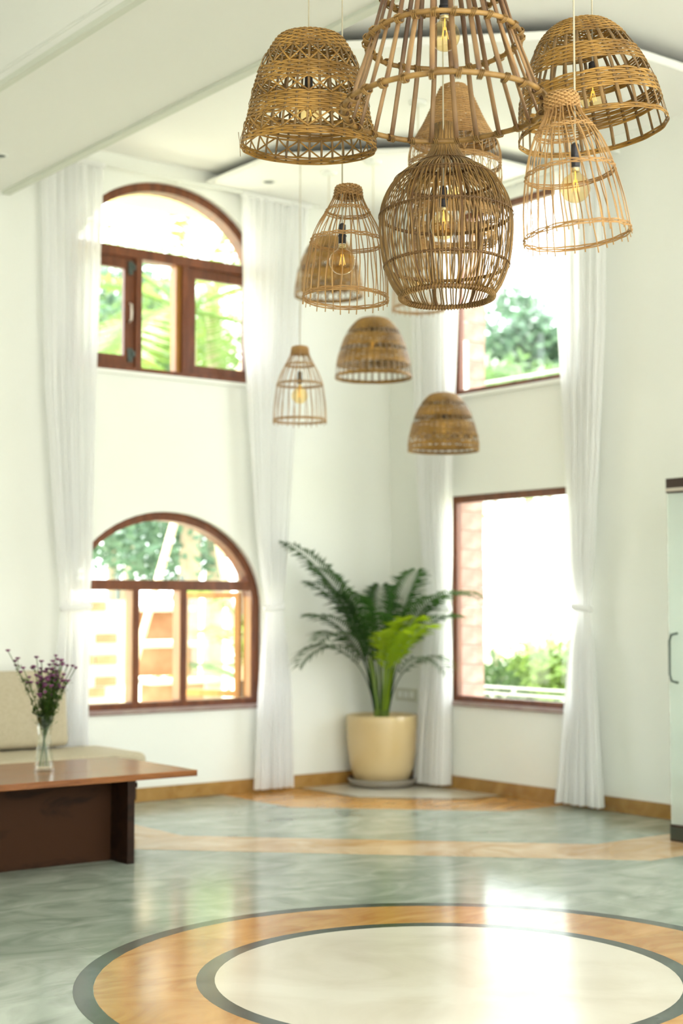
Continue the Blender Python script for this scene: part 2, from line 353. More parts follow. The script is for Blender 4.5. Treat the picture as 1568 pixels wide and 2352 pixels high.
def sash(parent, x0, x1, z0, z1, y, wst, m_, mtx=None, name='casement', top=None):
    hole = [(x0+wst, z0+wst*1.05), (x1-wst, z0+wst*1.05), (x1-wst, z1-(top or wst)), (x0+wst, z1-(top or wst))]
    s_ = MB().prism([(x0, z0), (x1, z0), (x1, z1), (x0, z1)], [hole], LW, y, y+0.04).build(name, M[m_], parent)
    p_ = MB().prism(hole, [], LW, y+.016, y+.021).build('pane', M['glass'], s_)
    if mtx is not None: s_.matrix_local = mtx
    return s_
# casements of the lower window stand open towards the garden, hinged at the right jamb / second mullion
s_ = sash(w1, -0.52, 0, 0.70, 1.50, -0.02, 0.045, 'woodlite')
s_.matrix_local = Matrix.Translation((-1.33, 0.19, 0)) @ Matrix.Rotation(math.radians(-62), 4, 'Z')
s_ = sash(w1, 0, 0.50, 0.70, 1.50, -0.02, 0.045, 'woodlite')
s_.matrix_local = Matrix.Translation((-2.86, 0.19, 0)) @ Matrix.Rotation(math.radians(84), 4, 'Z')
w2, bays, F0, F1 = arched_window('window_2', AU, 4.01, True)
c = sash(w2, bays[0][0], bays[0][1], 3.125, 3.945, 0.085, 0.085, 'wood', top=0.09)
hw = MB().tube([(-2.385, .085, 3.46), (-2.385, .05, 3.475), (-2.385, .045, 3.53), (-2.385, .05, 3.585), (-2.385, .085, 3.60)], 0.009, 8).build('handle', M['alu'], w2, smooth=True)
for zz in (3.22, 3.86): MB().box((-2.40, .07, zz-.05), (-2.36, .088, zz+.05), .004).box((-2.375, .06, zz-.015), (-2.345, .08, zz+.03), .004).build('hinge', M['steel'], w2)
c = sash(w2, bays[2][0], bays[2][1], 3.125, 3.945, 0.085, 0.07, 'wood', top=0.085)
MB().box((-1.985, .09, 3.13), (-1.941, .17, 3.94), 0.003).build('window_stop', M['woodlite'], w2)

def rect_window(name, R, out=0.0):
    y0, y1, z0, z1 = R; F0, F1 = 0.02, 0.065
    win = link(name, None); win['kind'] = 'structure'; k = 0.055
    MB().prism([(y0-.01, z0-.01), (y1+.01, z0-.01), (y1+.01, z1+.01), (y0-.01, z1+.01)], [[(y0+k, z0+k-.01), (y1-k, z0+k-.01), (y1-k, z1-k), (y0+k, z1-k)]], RW, F0, F1).build('window_frame', M['wood'], win)
    MB().prism([(y0+k, z0+k), (y1-k, z0+k), (y1-k, z1-k), (y0+k, z1-k)], [], RW, .04, .046).build('pane', M['glass'], win)
    MB().box((-0.035, y0-.04, z0-0.03), (.18, y1+.06, z0+.003), .004).build('window_sill', M['sill'] if z0 < 2 else M['wall'], win)
    return win
w3 = rect_window('window_3', RL); w4 = rect_window('window_4', RU)
# stone jamb outside the right-hand windows, laid course by course
bme = MB().box((0, 0, 0), (.265, .21, .148), .006).mesh('stone_block', M['laterite'])
for k in range(33): link('stone_block', bme, WR, loc=(.078+random.uniform(-.003, .003), -.745-(0.03 if k*.15-.0 > 2.6 else 0)+random.uniform(-.004, .004), k*0.149-.1))
def guard(z0, z1, label):
    g_ = thing('window_guard', label, 'railing', (0.56, -0.88, z0))
    h = z1-z0
    for dx in (0, 0.05):
        pts = [(0, .48-dx, h-.04), (0, .48-dx, .04), (0, .44-dx, dx), (0, -1.9, dx)]
        MB().tube(pts, 0.011, 8).build('rail', M['white'], g_, smooth=True)
    MB().box((-.02, .40, 0.0), (.02, .50, .05), .006).box((-.02, .40, h-.05), (.02, .50, h), .006).build('bracket', M['white'], g_)
guard(0.70, 2.12, 'white tubular guard rail outside the lower right-hand window')
guard(3.16, 4.30, 'white tubular guard rail outside the upper right-hand window')
# eave outside
MB().box((-9.6, 0.24, 4.63), (0.24, 1.12, 4.9)).build('trim_4', M['eave'], kind='structure')

# ------------------------------------------------------------------ curtains
def interp(tab, z):
    tab = sorted(tab); zs = [t[0] for t in tab]
    return np.interp(z, zs, [t[1] for t in tab]), np.interp(z, zs, [t[2] for t in tab])
def curtain(label, fn, tab, off, folds, seed, ztie=1.385):
    rnd = random.Random(seed); t_ = thing('curtain', label, 'curtain', group='white sheer curtains at the tall windows')
    zs = sorted(set([round(z, 4) for z in np.linspace(0.03, 4.52, 70)] + [ztie+d for d in (-.06, -.03, 0, .03, .06)])); nu = folds*9
    ph = [rnd.uniform(0, 2*PI) for _ in range(6)]; V = []; F = []
    for z in zs:
        a, b = interp(tab, z); w_ = b-a; tie = math.exp(-((z-ztie)/0.22)**2)
        amp = 0.040*(1-0.72*tie)*(0.8+0.5*max(0, 1-z/1.2))
        for i in range(nu+1):
            u = i/nu; uu = u + 0.018*math.sin(2*PI*u*2.3+ph[0]+z*.6)*math.sin(PI*u)
            d = off - amp*(math.sin(2*PI*folds*u+ph[1]+.35*math.sin(z*.9+ph[2])) + .35*math.sin(2*PI*folds*1.7*u+ph[3]+z*.5))
            V.append(fn(a+w_*uu, z, d))
    n = nu+1
    for j in range(len(zs)-1):
        for i in range(nu): F.append((j*n+i, j*n+i+1, (j+1)*n+i+1, (j+1)*n+i))
    MB().add(V, F).build('panel', M['sheer'], t_, smooth=True)
    a, b = interp(tab, ztie); pts = []; nr = []
    for k in range(20):
        an = 2*PI*k/20; pts.append(fn((a+b)/2+(b-a)/2*1.06*math.cos(an), ztie+0.01*math.cos(an), off+0.045*math.sin(an))); 
        nr.append(Vector(fn(math.cos(an), 0, math.sin(an))))
    MB().sweep(pts, nr, 0.045, 0.006, True, 6).build('tieback', M['sheer'], t_, smooth=True)
    MB().box(fn(interp(tab, 4.5)[0], 4.50, off-.03), fn(interp(tab, 4.5)[1], 4.535, off+.03), .006).build('heading', M['sheer'], t_)
    return t_
curtain('white sheer curtain at the left side of the arched windows, behind the sofa', LW,
        [(4.54, -3.19, -2.70), (2.9, -3.135, -2.74), (1.385, -3.0, -2.77), (0.78, -3.04, -2.79), (0.03, -3.08, -2.78)], -0.10, 8, 1)
curtain('white sheer curtain between the arched windows and the room corner', LW,
        [(4.54, -1.52, -0.88), (3.35, -1.50, -0.965), (2.03, -1.40, -1.085), (1.385, -1.305, -1.135), (0.71, -1.37, -1.06), (0.03, -1.40, -1.055)], -0.10, 9, 2)
curtain('white sheer curtain beside the potted palm, left of the right-hand windows', RW,
        [(4.54, -0.95, -0.40), (3.7, -0.94, -0.42), (2.38, -0.86, -0.485), (1.385, -0.84, -0.575), (0.4, -0.80, -0.45), (0.03, -0.785, -0.43)], -0.10, 8, 3)
curtain('white sheer curtain right of the right-hand windows, nearest the glass cabinet', RW,
        [(4.54, -2.49, -2.01), (3.35, -2.46, -2.02), (2.34, -2.38, -2.07), (1.385, -2.30, -2.12), (0.77, -2.35, -2.06), (0.03, -2.40, -1.96)], -0.10, 8, 4)
for fn, s0, s1, lb in ((LW, -3.3, -0.80, 'thin white curtain rail above the arched windows'), (RW, -2.6, -0.35, 'thin white curtain rail above the right-hand windows')):
    r_ = thing('curtain_rail', lb, 'curtain rail', fn((s0+s1)/2, 4.53, -.10))
    o_ = Vector(fn((s0+s1)/2, 4.53, -.10))
    MB().tube([Vector(fn(s0, 4.53, -.10))-o_, Vector(fn(s1, 4.53, -.10))-o_], 0.012, 8).build('rod', M['white'], r_)
    for k in (0.04, 0.5, 0.96):
        s_ = s0+(s1-s0)*k; MB().box(Vector(fn(s_-.01, 4.525, -.10))-o_, Vector(fn(s_+.01, 4.545, 0.0))-o_).build('bracket', M['white'], r_)

# ------------------------------------------------------------------ pendant lamps
class Prof:
    """shade profile from the rim (s=0) up; points are (radius, height)"""
    def __init__(s, pts):
        P = np.array(pts, float); n = len(P); t = np.arange(n); tt = np.linspace(0, n-1, (n-1)*12+1)
        def cr(y):
            m_ = np.gradient(y); i = np.clip(tt.astype(int), 0, n-2); f = tt-i
            return (2*f**3-3*f**2+1)*y[i]+(f**3-2*f**2+f)*m_[i]+(-2*f**3+3*f**2)*y[i+1]+(f**3-f**2)*m_[i+1]
        s.r = np.maximum(cr(P[:, 0]), .004); s.h = cr(P[:, 1])
        s.s = np.r_[0, np.cumsum(np.hypot(np.diff(s.r), np.diff(s.h)))]; s.L = s.s[-1]
        s.tr = np.gradient(s.r, s.s); s.th = np.gradient(s.h, s.s)
    def at(s, q): return np.interp(q, s.s, s.r), np.interp(q, s.s, s.h), np.interp(q, s.s, s.tr), np.interp(q, s.s, s.th)
    def s_of_h(s, h): return float(np.interp(h, np.maximum.accumulate(s.h), s.s))
    def pt(s, q, phi, off=0.0):
        r, h, tr, th = s.at(q); nr, nh = th, -tr; l = math.hypot(nr, nh) or 1; nr /= l; nh /= l
        return (r+nr*off)*math.cos(phi), (r+nr*off)*math.sin(phi), h+nh*off
    def nrm(s, q, phi):
        r, h, tr, th = s.at(q); return th*math.cos(phi), th*math.sin(phi), -tr

rng = random.Random(11)
def ring_mesh(P, q, n, hgt, thk, amp, row, m_, name='weaver', jit=0.0, samp=3):
    K = n*samp; pts = []; nr = []; j1, j2 = rng.uniform(0, 6), rng.uniform(0, 6)
    for k in range(K):
        phi = 2*PI*k/K; o = amp*math.cos(PI*k/samp + PI*row)
        qq = q + jit*(math.sin(3*phi+j1)+.6*math.sin(7*phi+j2))
        pts.append(P.pt(qq, phi, o)); nr.append(P.nrm(qq, phi))
    return MB().sweep(pts, nr, hgt, thk, True, 6).mesh(name, m_, smooth=True)
def stake_mesh(P, q0, q1, wd, thk, m_, name='stake', n=16, nseg=6, off=0.0, dphi=0.0, wob=0.0, taper=None):
    pts = []; nr = []; w1_, w2_ = rng.uniform(0, 6), rng.uniform(0, 6)
    for k in range(n):
        q = q0+(q1-q0)*k/(n-1); r = max(float(P.at(q)[0]), 0.02); f = dphi*k/(n-1) + wob*math.sin(k*.7+w1_)/r
        if q < 0:   # straight end hanging below the rim
            p = Vector(P.pt(0, f, off)); tdir = Vector((P.tr[0]*math.cos(f), P.tr[0]*math.sin(f), P.th[0])); p = p + tdir*q; pts.append(p[:])
        else: pts.append(P.pt(q, f, off))
        nr.append(P.nrm(max(q, 0), f))
    return MB().sweep(pts, nr, wd, thk, False, nseg, taper).mesh(name, m_, smooth=True)

def bulb_set(root, bx, by, bz, R, sock_h, ceil_z, sr=0.017):
    """cord, socket and amber globe bulb; coordinates relative to the lamp root"""
    top = bz + R*1.35
    MB().lathe([(sr*.75, 0), (sr, .004), (sr, sock_h*.35), (sr*1.12, sock_h*.36), (sr*1.12, sock_h*.42), (sr*.95, sock_h*.44), (sr*.9, sock_h*.92), (sr*.4, sock_h)], 16, (bx, by, top), True, True).build('socket', M['black'], root, smooth=False)
    prof = [(0.001, -R)]; K = 14
    for k in range(1, K+1):
        a = -PI/2 + (PI*0.86)*k/K; prof.append((R*math.cos(a), R*math.sin(a)))
    prof += [(sr*.95, R*1.12), (sr*.9, R*1.36)]
    b_ = MB().lathe(prof, 24, (bx, by, bz)).build('bulb', M['bulb'], root, smooth=True)
    MB().lathe([(sr*.96, 0), (sr*.9, .008), (sr*.96, .014)], 16, (bx, by, top-.012), True, True).build('bulb_cap', M['brass'], b_, smooth=True)
    q = MB()
    for k in range(4):
        a = PI*k/2; q.tube([(bx+.006*math.cos(a), by+.006*math.sin(a), bz+R*.55), (bx+.013*math.cos(a+.5), by+.013*math.sin(a+.5), bz-R*.25)], 0.0008, 4)
    q.tube([(bx, by, bz+R*1.2), (bx, by, bz+R*.4)], 0.002, 6)
    q.build('filament', M['filament'], b_)
    o_ = MB().tube([(bx, by, top+sock_h*.95), (bx, by, ceil_z)], 0.0032, 6).build('cord', M['cord'], root)
    MB().lathe([(0.01, -.03), (0.055, -.022), (0.06, 0)], 24, (bx, by, ceil_z), True, True).build('canopy', M['white'], root, smooth=False)

def copy_child(o, parent):
    c_ = o.copy(); COL.objects.link(c_); c_.parent = parent; return c_
def ceiling_at(x, y):
    if -4.35 < x < -3.39: return 4.236
    if x > -1.8 and y > -1.78 and x+y > -2.7: return 4.545
    if x > -3.385 and y > -3.6 and x+y > -5.12: return 4.66
    return 4.80
CAMP = Vector((-7.774, -9.505, 0))
def tilt_mtx(x, y, lean, roll):
    """lean = top tips away from the viewer, roll = right side up, in degrees"""
    v = Vector((x, y, 0))-CAMP; v.normalize(); r_ = v.cross(Vector((0, 0, 1)))
    return Matrix.Rotation(math.radians(-lean), 4, r_) @ Matrix.Rotation(math.radians(-roll), 4, v)

def woven_dome(label, loc, prof, n, wstake, bands, lattices, bulb, lean=0, roll=0, row_h=0.0085, m_='cane', group=None, R=0.05, name='pendant_lamp', ms='cane2', xspan=2, ends=0.0, thin=None):
    """bands: (h0,h1) of solid weave, h1 None = up to the crown; lattices: (h0,h1) of crossed strips"""
    P = Prof(prof); root = thing(name, label, 'lamp', loc, group=group); Mt = tilt_mtx(loc[0], loc[1], lean, roll)
    variants = [stake_mesh(P, -ends, P.L*0.97, wstake, 0.0022, M[ms], n=22, wob=0.0012, taper=[1]*16+[.85, .7, .5, .35, .2, .1]) for _ in range(4)]
    for k in range(n): link('stake', variants[k % 4], root, mtx=Mt @ Matrix.Rotation(2*PI*k/n, 4, 'Z'))
    for (a, b) in bands:
        s0 = P.s_of_h(a) if a > 0 else 0.0; s1 = P.L-0.012 if b is None else P.s_of_h(b); k = max(2, round((s1-s0)/row_h))
        for i in range(k+1):
            s_ = s0+(s1-s0)*i/k; r = P.at(s_)[0]
            if r < .02: continue
            nn = n if r > .07 else max(8, n//2)
            link('weaver', ring_mesh(P, s_, nn, row_h*1.02, 0.0028, 0.0024, i, M[m_], jit=row_h*.10), root, mtx=Mt @ Matrix.Rotation(0, 4, 'Z'))
    for (a, b) in lattices:
        s0, s1 = P.s_of_h(a)-.004, P.s_of_h(b)+.004; dp = 2*PI/n*xspan
        mA = stake_mesh(P, s0, s1, wstake*.72, 0.0015, M[m_], 'cross_strip', 7, 6, 0.0035, dp)
        mB = stake_mesh(P, s0, s1, wstake*.72, 0.0015, M[m_], 'cross_strip', 7, 6, 0.0050, -dp)
        for k in range(n//xspan):
            ph = 2*PI*(k*xspan)/n
            link('cross_strip', mA, root, mtx=Mt @ Matrix.Rotation(ph+rng.uniform(-.02, .02), 4, 'Z'))
            link('cross_strip', mB, root, mtx=Mt @ Matrix.Rotation(ph+dp+rng.uniform(-.02, .02), 4, 'Z'))
    bx, by, bz = bulb; bulb_set(root, bx, by, bz, R, 0.075, ceiling_at(loc[0]+bx, loc[1]+by)-loc[2])
    return root

L1 = woven_dome('flat-topped basket lamp with criss-cross lattice bands, highest at left', (-4.479, -4.995, 3.118),
    [(0.255, 0), (0.246, 0.06), (0.232, 0.112), (0.219, 0.18), (0.203, 0.25), (0.178, 0.32), (0.143, 0.385), (0.115, 0.418), (0.07, 0.428), (0.02, 0.43)],
    34, 0.0105, [(0, 0.022), (0.086, 0.158), (0.214, 0.279), (0.346, None)], [(0.024, 0.084), (0.160, 0.212), (0.281, 0.344)], (0.0, 0, 0.135), lean=-3.5, roll=-1.0)
lo = -Vector(right)*0.2565
MB().sweep([lo+Vector((0, 0, -.03)), lo*1.01+Vector((0, 0, .02)), lo*1.03+Vector((0, 0, .062))], [lo]*3, .007, .002).build('loose_strip', M['cane'], L1)
RD = woven_dome('wide tilted basket lamp with open stake bands, at far right', (-3.578, -5.601, 3.199),
    [(0.2845, 0), (0.275, 0.072), (0.259, 0.161), (0.238, 0.221), (0.214, 0.277), (0.185, 0.329), (0.152, 0.378), (0.108, 0.416), (0.062, 0.431), (0.02, 0.435)],
    28, 0.0155, [(0, 0.014), (0.090, 0.159), (0.214, 0.284), (0.339, None)], [], (0.0, 0, 0.135), lean=-1.0, roll=7.5)
hp = [(0.247, 0), (0.243, 0.06), (0.232, 0.13), (0.214, 0.20), (0.186, 0.28), (0.150, 0.345), (0.10, 0.40), (0.05, 0.418), (0.02, 0.42)]
def sc(pr, kr, kh): return [(a*kr, b*kh) for a, b in pr]
D3 = woven_dome('distant domed basket lamp with dark stake gaps, left of the corner', (-1.202, -1.286, 2.997), sc(hp, 1.09, 1.02), 34, 0.014,
    [(0, 0.018), (0.092, 0.17), (0.215, 0.29), (0.335, None)], [], (0, 0, 0.22), lean=0, row_h=0.011)
D4 = woven_dome('lowest domed basket lamp, hanging just below the upper right window', (-0.858, -1.635, 2.476), sc(hp, 1.0, 0.96), 32, 0.013,
    [(0, 0.012), (0.03, 0.045), (0.105, 0.19), (0.235, 0.295), (0.335, None)], [(0.045, 0.105)], (0, 0, 0.13), row_h=0.011)
D2 = woven_dome('blurred basket lamp hanging directly behind the small cage lamp at left', (-1.294, -0.887, 3.632), sc(hp, 1.0, 1.05), 32, 0.013,
    [(0, 0.018), (0.08, 0.16), (0.21, 0.28), (0.335, None)], [(0.018, 0.08), (0.16, 0.21)], (0, 0, 0.16), row_h=0.011)

# big bamboo cone
def cone_lamp():
    x, y, z = -4.389, -5.668, 3.105
    root = thing('pendant_lamp', 'large open cone lamp of thick bamboo ribs, highest in the middle', 'lamp', (x, y, z))
    P = Prof([(0.341, 0), (0.300, 0.12), (0.258, 0.24), (0.205, 0.42), (0.150, 0.60), (0.105, 0.73), (0.07, 0.80)])
    Mt = tilt_mtx(x, y, 0.5, 1.0); n = 26
    vs = [stake_mesh(P, -0.004, P.L, 0.019, 0.009, M['bamboo'], 'rib', 14, 8, -0.004, wob=0.0022) for _ in range(6)]
    for k in range(n): link('rib', vs[k % 6], root, mtx=Mt @ Matrix.Rotation(2*PI*k/n + rng.uniform(-.025, .025), 4, 'Z'))
    for hh, rr in ((0.0, .0095), (0.24, .0085), (0.42, .008), (0.6, .007), (0.79, .008)):
        q = P.s_of_h(hh); K = 78; pts = [P.pt(q + .003*math.sin(5*2*PI*k/K+hh*9), 2*PI*k/K, 0.011) for k in range(K)]
        h_ = MB().tube(pts, rr, 8, True).build('hoop', M['rattan'], root, smooth=True); h_.matrix_local = Mt
        # lashings wrap the hoop at each rib
        wb = MB()
        c0 = Vector(P.pt(q, 0, 0.006)); nn = Vector(P.nrm(q, 0)).normalized(); tt = Vector((P.at(q)[2], 0, P.at(q)[3])).normalized(); bb = Vector((0, 1, 0))
        for t_ in range(3):
            off = (t_-1)*.0065; pts = []
            for k in range(10):
                a = 2*PI*k/10; pts.append(c0 + nn*math.cos(a)*(rr+.010) + tt*math.sin(a)*(rr+.0035) + bb*(off + .004*math.sin(a)))
            wb.tube(pts, 0.0024, 5, True)
        me_ = wb.mesh('lashing', M['rattan'], smooth=True)
        for k in range(n): link('lashing', me_, root, mtx=Mt @ Matrix.Rotation(2*PI*(k)/n + rng.uniform(-.02, .02), 4, 'Z') @ Matrix.Rotation(0, 4, 'X'))
    bulb_set(root, -0.01, -0.013, 0.255, 0.0525, 0.085, ceiling_at(x, y)-z, 0.018)
cone_lamp()

# round cage
def globe_lamp():
    x, y, z = -3.965, -5.195, 2.585
    root = thing('pendant_lamp', 'round onion-shaped cage lamp of many thin rattan strands, centre', 'lamp', (x, y, z))
    k_ = 1/597.; pr = [(106, 682), (126, 655), (143, 612), (152, 560), (154, 510), (148, 470), (130, 432), (104, 402), (78, 386), (52, 370), (36, 348), (27, 325), (24, 300), (24, 285)]
    P = Prof([(a*k_, (682-b)*k_/.975) for a, b in pr]); Mt = tilt_mtx(x, y, 2.0, 0.5); n = 96
    vs = [stake_mesh(P, 0, P.L, 0.0062, 0.0042, M['rattan'] if i % 3 else M['cane2'], 'strand', 30, 6, 0.0, wob=0.0030) for i in range(9)]
    for k in range(n): link('strand', vs[k % 9], root, mtx=Mt @ Matrix.Rotation(2*PI*k/n + rng.uniform(-.016, .016), 4, 'Z'))
    us = stake_mesh(P, 0, P.L*.92, 0.013, 0.008, M['rattandark'], 'upright', 24, 6, -0.009)
    for k in range(8): link('upright', us, root, mtx=Mt @ Matrix.Rotation(2*PI*k/8+.3, 4, 'Z'))
    for yy, rr in ((612, .0052), (497, .0052), (415, .005), (378, .0035)):
        q = P.s_of_h((682-yy)*k_/.975); K = 96
        MB().tube([P.pt(q, 2*PI*k/K, -0.007) for k in range(K)], rr*1.25, 8, True).build('hoop', M['rattandark'], root, smooth=True).matrix_local = Mt
        # binding cane that zigzags over the strands
        pts = []; nr = []
        for k in range(n*4):
            a = 2*PI*k/(n*4); pts.append(P.pt(q+.0025*math.sin(PI*k/2), a, 0.004)); nr.append(P.nrm(q, a))
        MB().sweep(pts, nr, .0052, .003, True, 5).build('binding', M['rattandark'], root, smooth=True).matrix_local = Mt
    q = 0.0; K = 64
    MB().tube([P.pt(0, 2*PI*k/K, -0.001) for k in range(K)], 0.0085, 8, True).build('rim', M['rattandark'], root, smooth=True).matrix_local = Mt
    pts = []; tot = 90*10
    for k in range(tot):
        a = 2*PI*k/tot; b = 2*PI*90*k/tot; c_ = Vector(P.pt(0, a, -0.001)); rd = Vector((math.cos(a), math.sin(a), 0))
        pts.append(c_ + rd*math.cos(b)*.0105 + Vector((0, 0, math.sin(b)*.0105)))
    MB().tube(pts, 0.0026, 5, True).build('rim_wrapping', M['rattan'], root, smooth=True).matrix_local = Mt
    bulb_set(root, -0.02, -0.005, 0.272, 0.0525, 0.085, ceiling_at(x, y)-z, 0.016)
globe_lamp()

def cage(label, loc, prof, n, rings, cap, bulb, lean, roll, m_, wst=0.0048, tail=0.018, group=None, R=0.0525):
    P = Prof(prof); root = thing('pendant_lamp', label, 'lamp', loc, group=group); Mt = tilt_mtx(loc[0], loc[1], lean, roll)
    vs = [stake_mesh(P, -tail*rng.uniform(.5, 1.3), P.L, wst, 0.0034, M[m_], n=22, nseg=6, wob=0.0028) for _ in range(7)]
    for k in range(n): link('stake', vs[k % 7], root, mtx=Mt @ Matrix.Rotation(2*PI*k/n+rng.uniform(-.035, .035), 4, 'Z'))
    for h, rows in rings:
        q = P.s_of_h(h)
        for i in range(rows): link('weaver', ring_mesh(P, max(q+(i-(rows-1)/2)*.0062, 0), n, 0.0056, 0.0034, 0.003, i, M[m_], jit=.0008), root, mtx=Mt)
    q0 = P.s_of_h(cap); k = max(3, round((P.L-q0)/.0066))
    for i in range(k+1):
        q = q0+(P.L-q0)*i/k
        if P.at(q)[0] > .015: link('weaver', ring_mesh(P, q, n if P.at(q)[0] > .04 else n//2, 0.0068, 0.0034, 0.003, i, M[m_], jit=.0006), root, mtx=Mt)
    bx, by, bz, cx_ = bulb; bulb_set(root, bx, by, bz, R, 0.085, ceiling_at(loc[0]+bx, loc[1]+by)-loc[2], 0.0155)
    return root
k = 1/572.
bell = [(98*k, 0), (96*k, .09), (91*k, .16), (84*k, .235), (70*k, .30), (52*k, .355), (39*k, .40), (33*k, .425), (31*k, .45), (27*k, .462), (10*k, .468), (4*k, .469)]
cage('narrow bell-shaped cage lamp with slim woven rings, left of the round cage', (-4.124, -4.762, 2.625), bell, 30, [(0.004, 4), (.237, 3), (.362, 3)], .423, (-.015, .002, .152, 0), 2.0, -1.5, 'honey')
cage('small far cage lamp, lowest at left in front of the curtain', (-2.201, -1.787, 2.566), sc(bell, .985, 1.03), 26, [(0.004, 4), (.237, 3), (.362, 3)], .43, (0, 0, .165, 0), 0, 0, 'honey')
cage('far cage lamp mostly hidden behind the round onion-shaped cage', (-1.548, -2.185, 3.30), sc(bell, .985, 1.0), 26, [(0.004, 4), (.237, 3), (.362, 3)], .43, (0, 0, .165, 0), 0, 0, 'honey')
k = .935/647.
bell2 = [(123*k, 0), (118*k, 0.0935), (111*k, 0.1590), (103*k, 0.2169), (92*k, 0.2805), (80*k, 0.3272), (64*k, 0.3693), (48*k, 0.4067), (40*k, 0.4320), (40*k, 0.4582), (38*k, 0.4787), (30*k, 0.4881), (10*k, 0.4909)]
cage('open bell cage lamp with thin wispy stakes, right side', (-4.152, -6.060, 2.620), bell2, 32, [(0.006, 3), (.217, 3), (.360, 3)], .432, (-.018, -.01, .16, 0), 0, 6.0, 'honey', wst=.0047, R=.0495)

# tall tapering woven lamp behind the centre
def taper_lamp():
    x, y, z = -3.354, -4.56, 3.004; k = 1/517.
    root = thing('pendant_lamp', 'honey-coloured tapering woven lamp half hidden behind the central lamps', 'lamp', (x, y, z))
    P = Prof([(96*k, 0), (100*k, .08), (106*k, .19), (107*k, .33), (103*k, .43), (92*k, .475), (74*k, .535), (58*k, .60), (42*k, .67), (30*k, .71), (12*k, .72)]); Mt = tilt_mtx(x, y, 0, 0); n = 30
    vs = [stake_mesh(P, 0, P.L*.98, 0.0055, 0.003, M['honey'], n=26, wob=.001) for _ in range(4)]
    for i in range(n): link('stake', vs[i % 4], root, mtx=Mt @ Matrix.Rotation(2*PI*i/n, 4, 'Z'))
    for a, b in ((0, .05), (.10, .14), (.21, .27), (.345, .365), (.455, None)):
        s0 = P.s_of_h(a); s1 = P.L-.01 if b is None else P.s_of_h(b); kk = max(2, round((s1-s0)/.0065))
        for i in range(kk+1):
            q = s0+(s1-s0)*i/kk; link('weaver', ring_mesh(P, q, n if P.at(q)[0] > .06 else 16, .0068, .003, .0022, i, M['honey'], jit=.0006, samp=2), root, mtx=Mt)
    for a, b in ((.27, .345), (.365, .455), (.14, .21)):
        for sg in (1, -1):
            me_ = stake_mesh(P, P.s_of_h(a), P.s_of_h(b), .0035, .0018, M['honey'], 'cross_strip', 6, 5, .003, sg*2*PI/n)
            for i in range(n//2): link('cross_strip', me_, root, mtx=Mt @ Matrix.Rotation(4*PI*i/n, 4, 'Z'))
    bulb_set(root, 0, 0, 0.2, 0.0525, 0.085, ceiling_at(x, y)-z, 0.0155)
taper_lamp()

# ------------------------------------------------------------------ ceiling downlights
for (x, y, z, lb) in ((-1.497, -0.414, 4.545, 'small recessed downlight in the corner ceiling slab above the arched windows'),
                      (-2.135, -2.296, 4.66, 'small recessed downlight in the middle ceiling slab'),
                      (-3.80, -0.76, 4.236, 'small recessed downlight under the long ceiling beam')):
    d = thing('downlight', lb, 'downlight', (x, y, z))
    MB().lathe([(.038, -.002), (.042, -.006), (.055, -.005), (.057, 0)], 24).build('bezel', M['white'], d, smooth=True)
    MB().lathe([(.038, -.003), (.03, -.0015), (.001, -.001)], 24).build('lens', M['steel'], d, smooth=True)

# ------------------------------------------------------------------ coffee table
tb = thing('coffee_table', 'low dark wooden coffee table with a warm brown top, holding the flower vase', 'table', (-4.3, -1.8, 0))
o_ = Vector((-4.3, -1.8, 0))
def tbx(name, a, b, m_, bev=.003): return MB().box(Vector(a)-o_, Vector(b)-o_, bev).build(name, M[m_], tb)
for k_ in range(3):   # three boards of the top
    y0 = -2.255+k_*.312; tbx('top_board', (-5.5, y0+.0006, .448), (-3.24, y0+.3114, .482), 'tabletop', .002)
tbx('leg', (-3.670, -2.235, 0), (-3.627, -1.40, .448), 'tabledark')
tbx('leg', (-5.10, -2.235, 0), (-5.057, -1.40, .448), 'tabledark')
tbx('panel', (-5.057, -2.05, .0), (-3.670, -2.015, .448), 'tablemid')
tbx('tenon', (-3.63, -2.20, .405), (-3.590, -2.16, .43), 'tabledark')
tbx('tenon', (-3.63, -1.6, .405), (-3.590, -1.56, .43), 'tabledark')

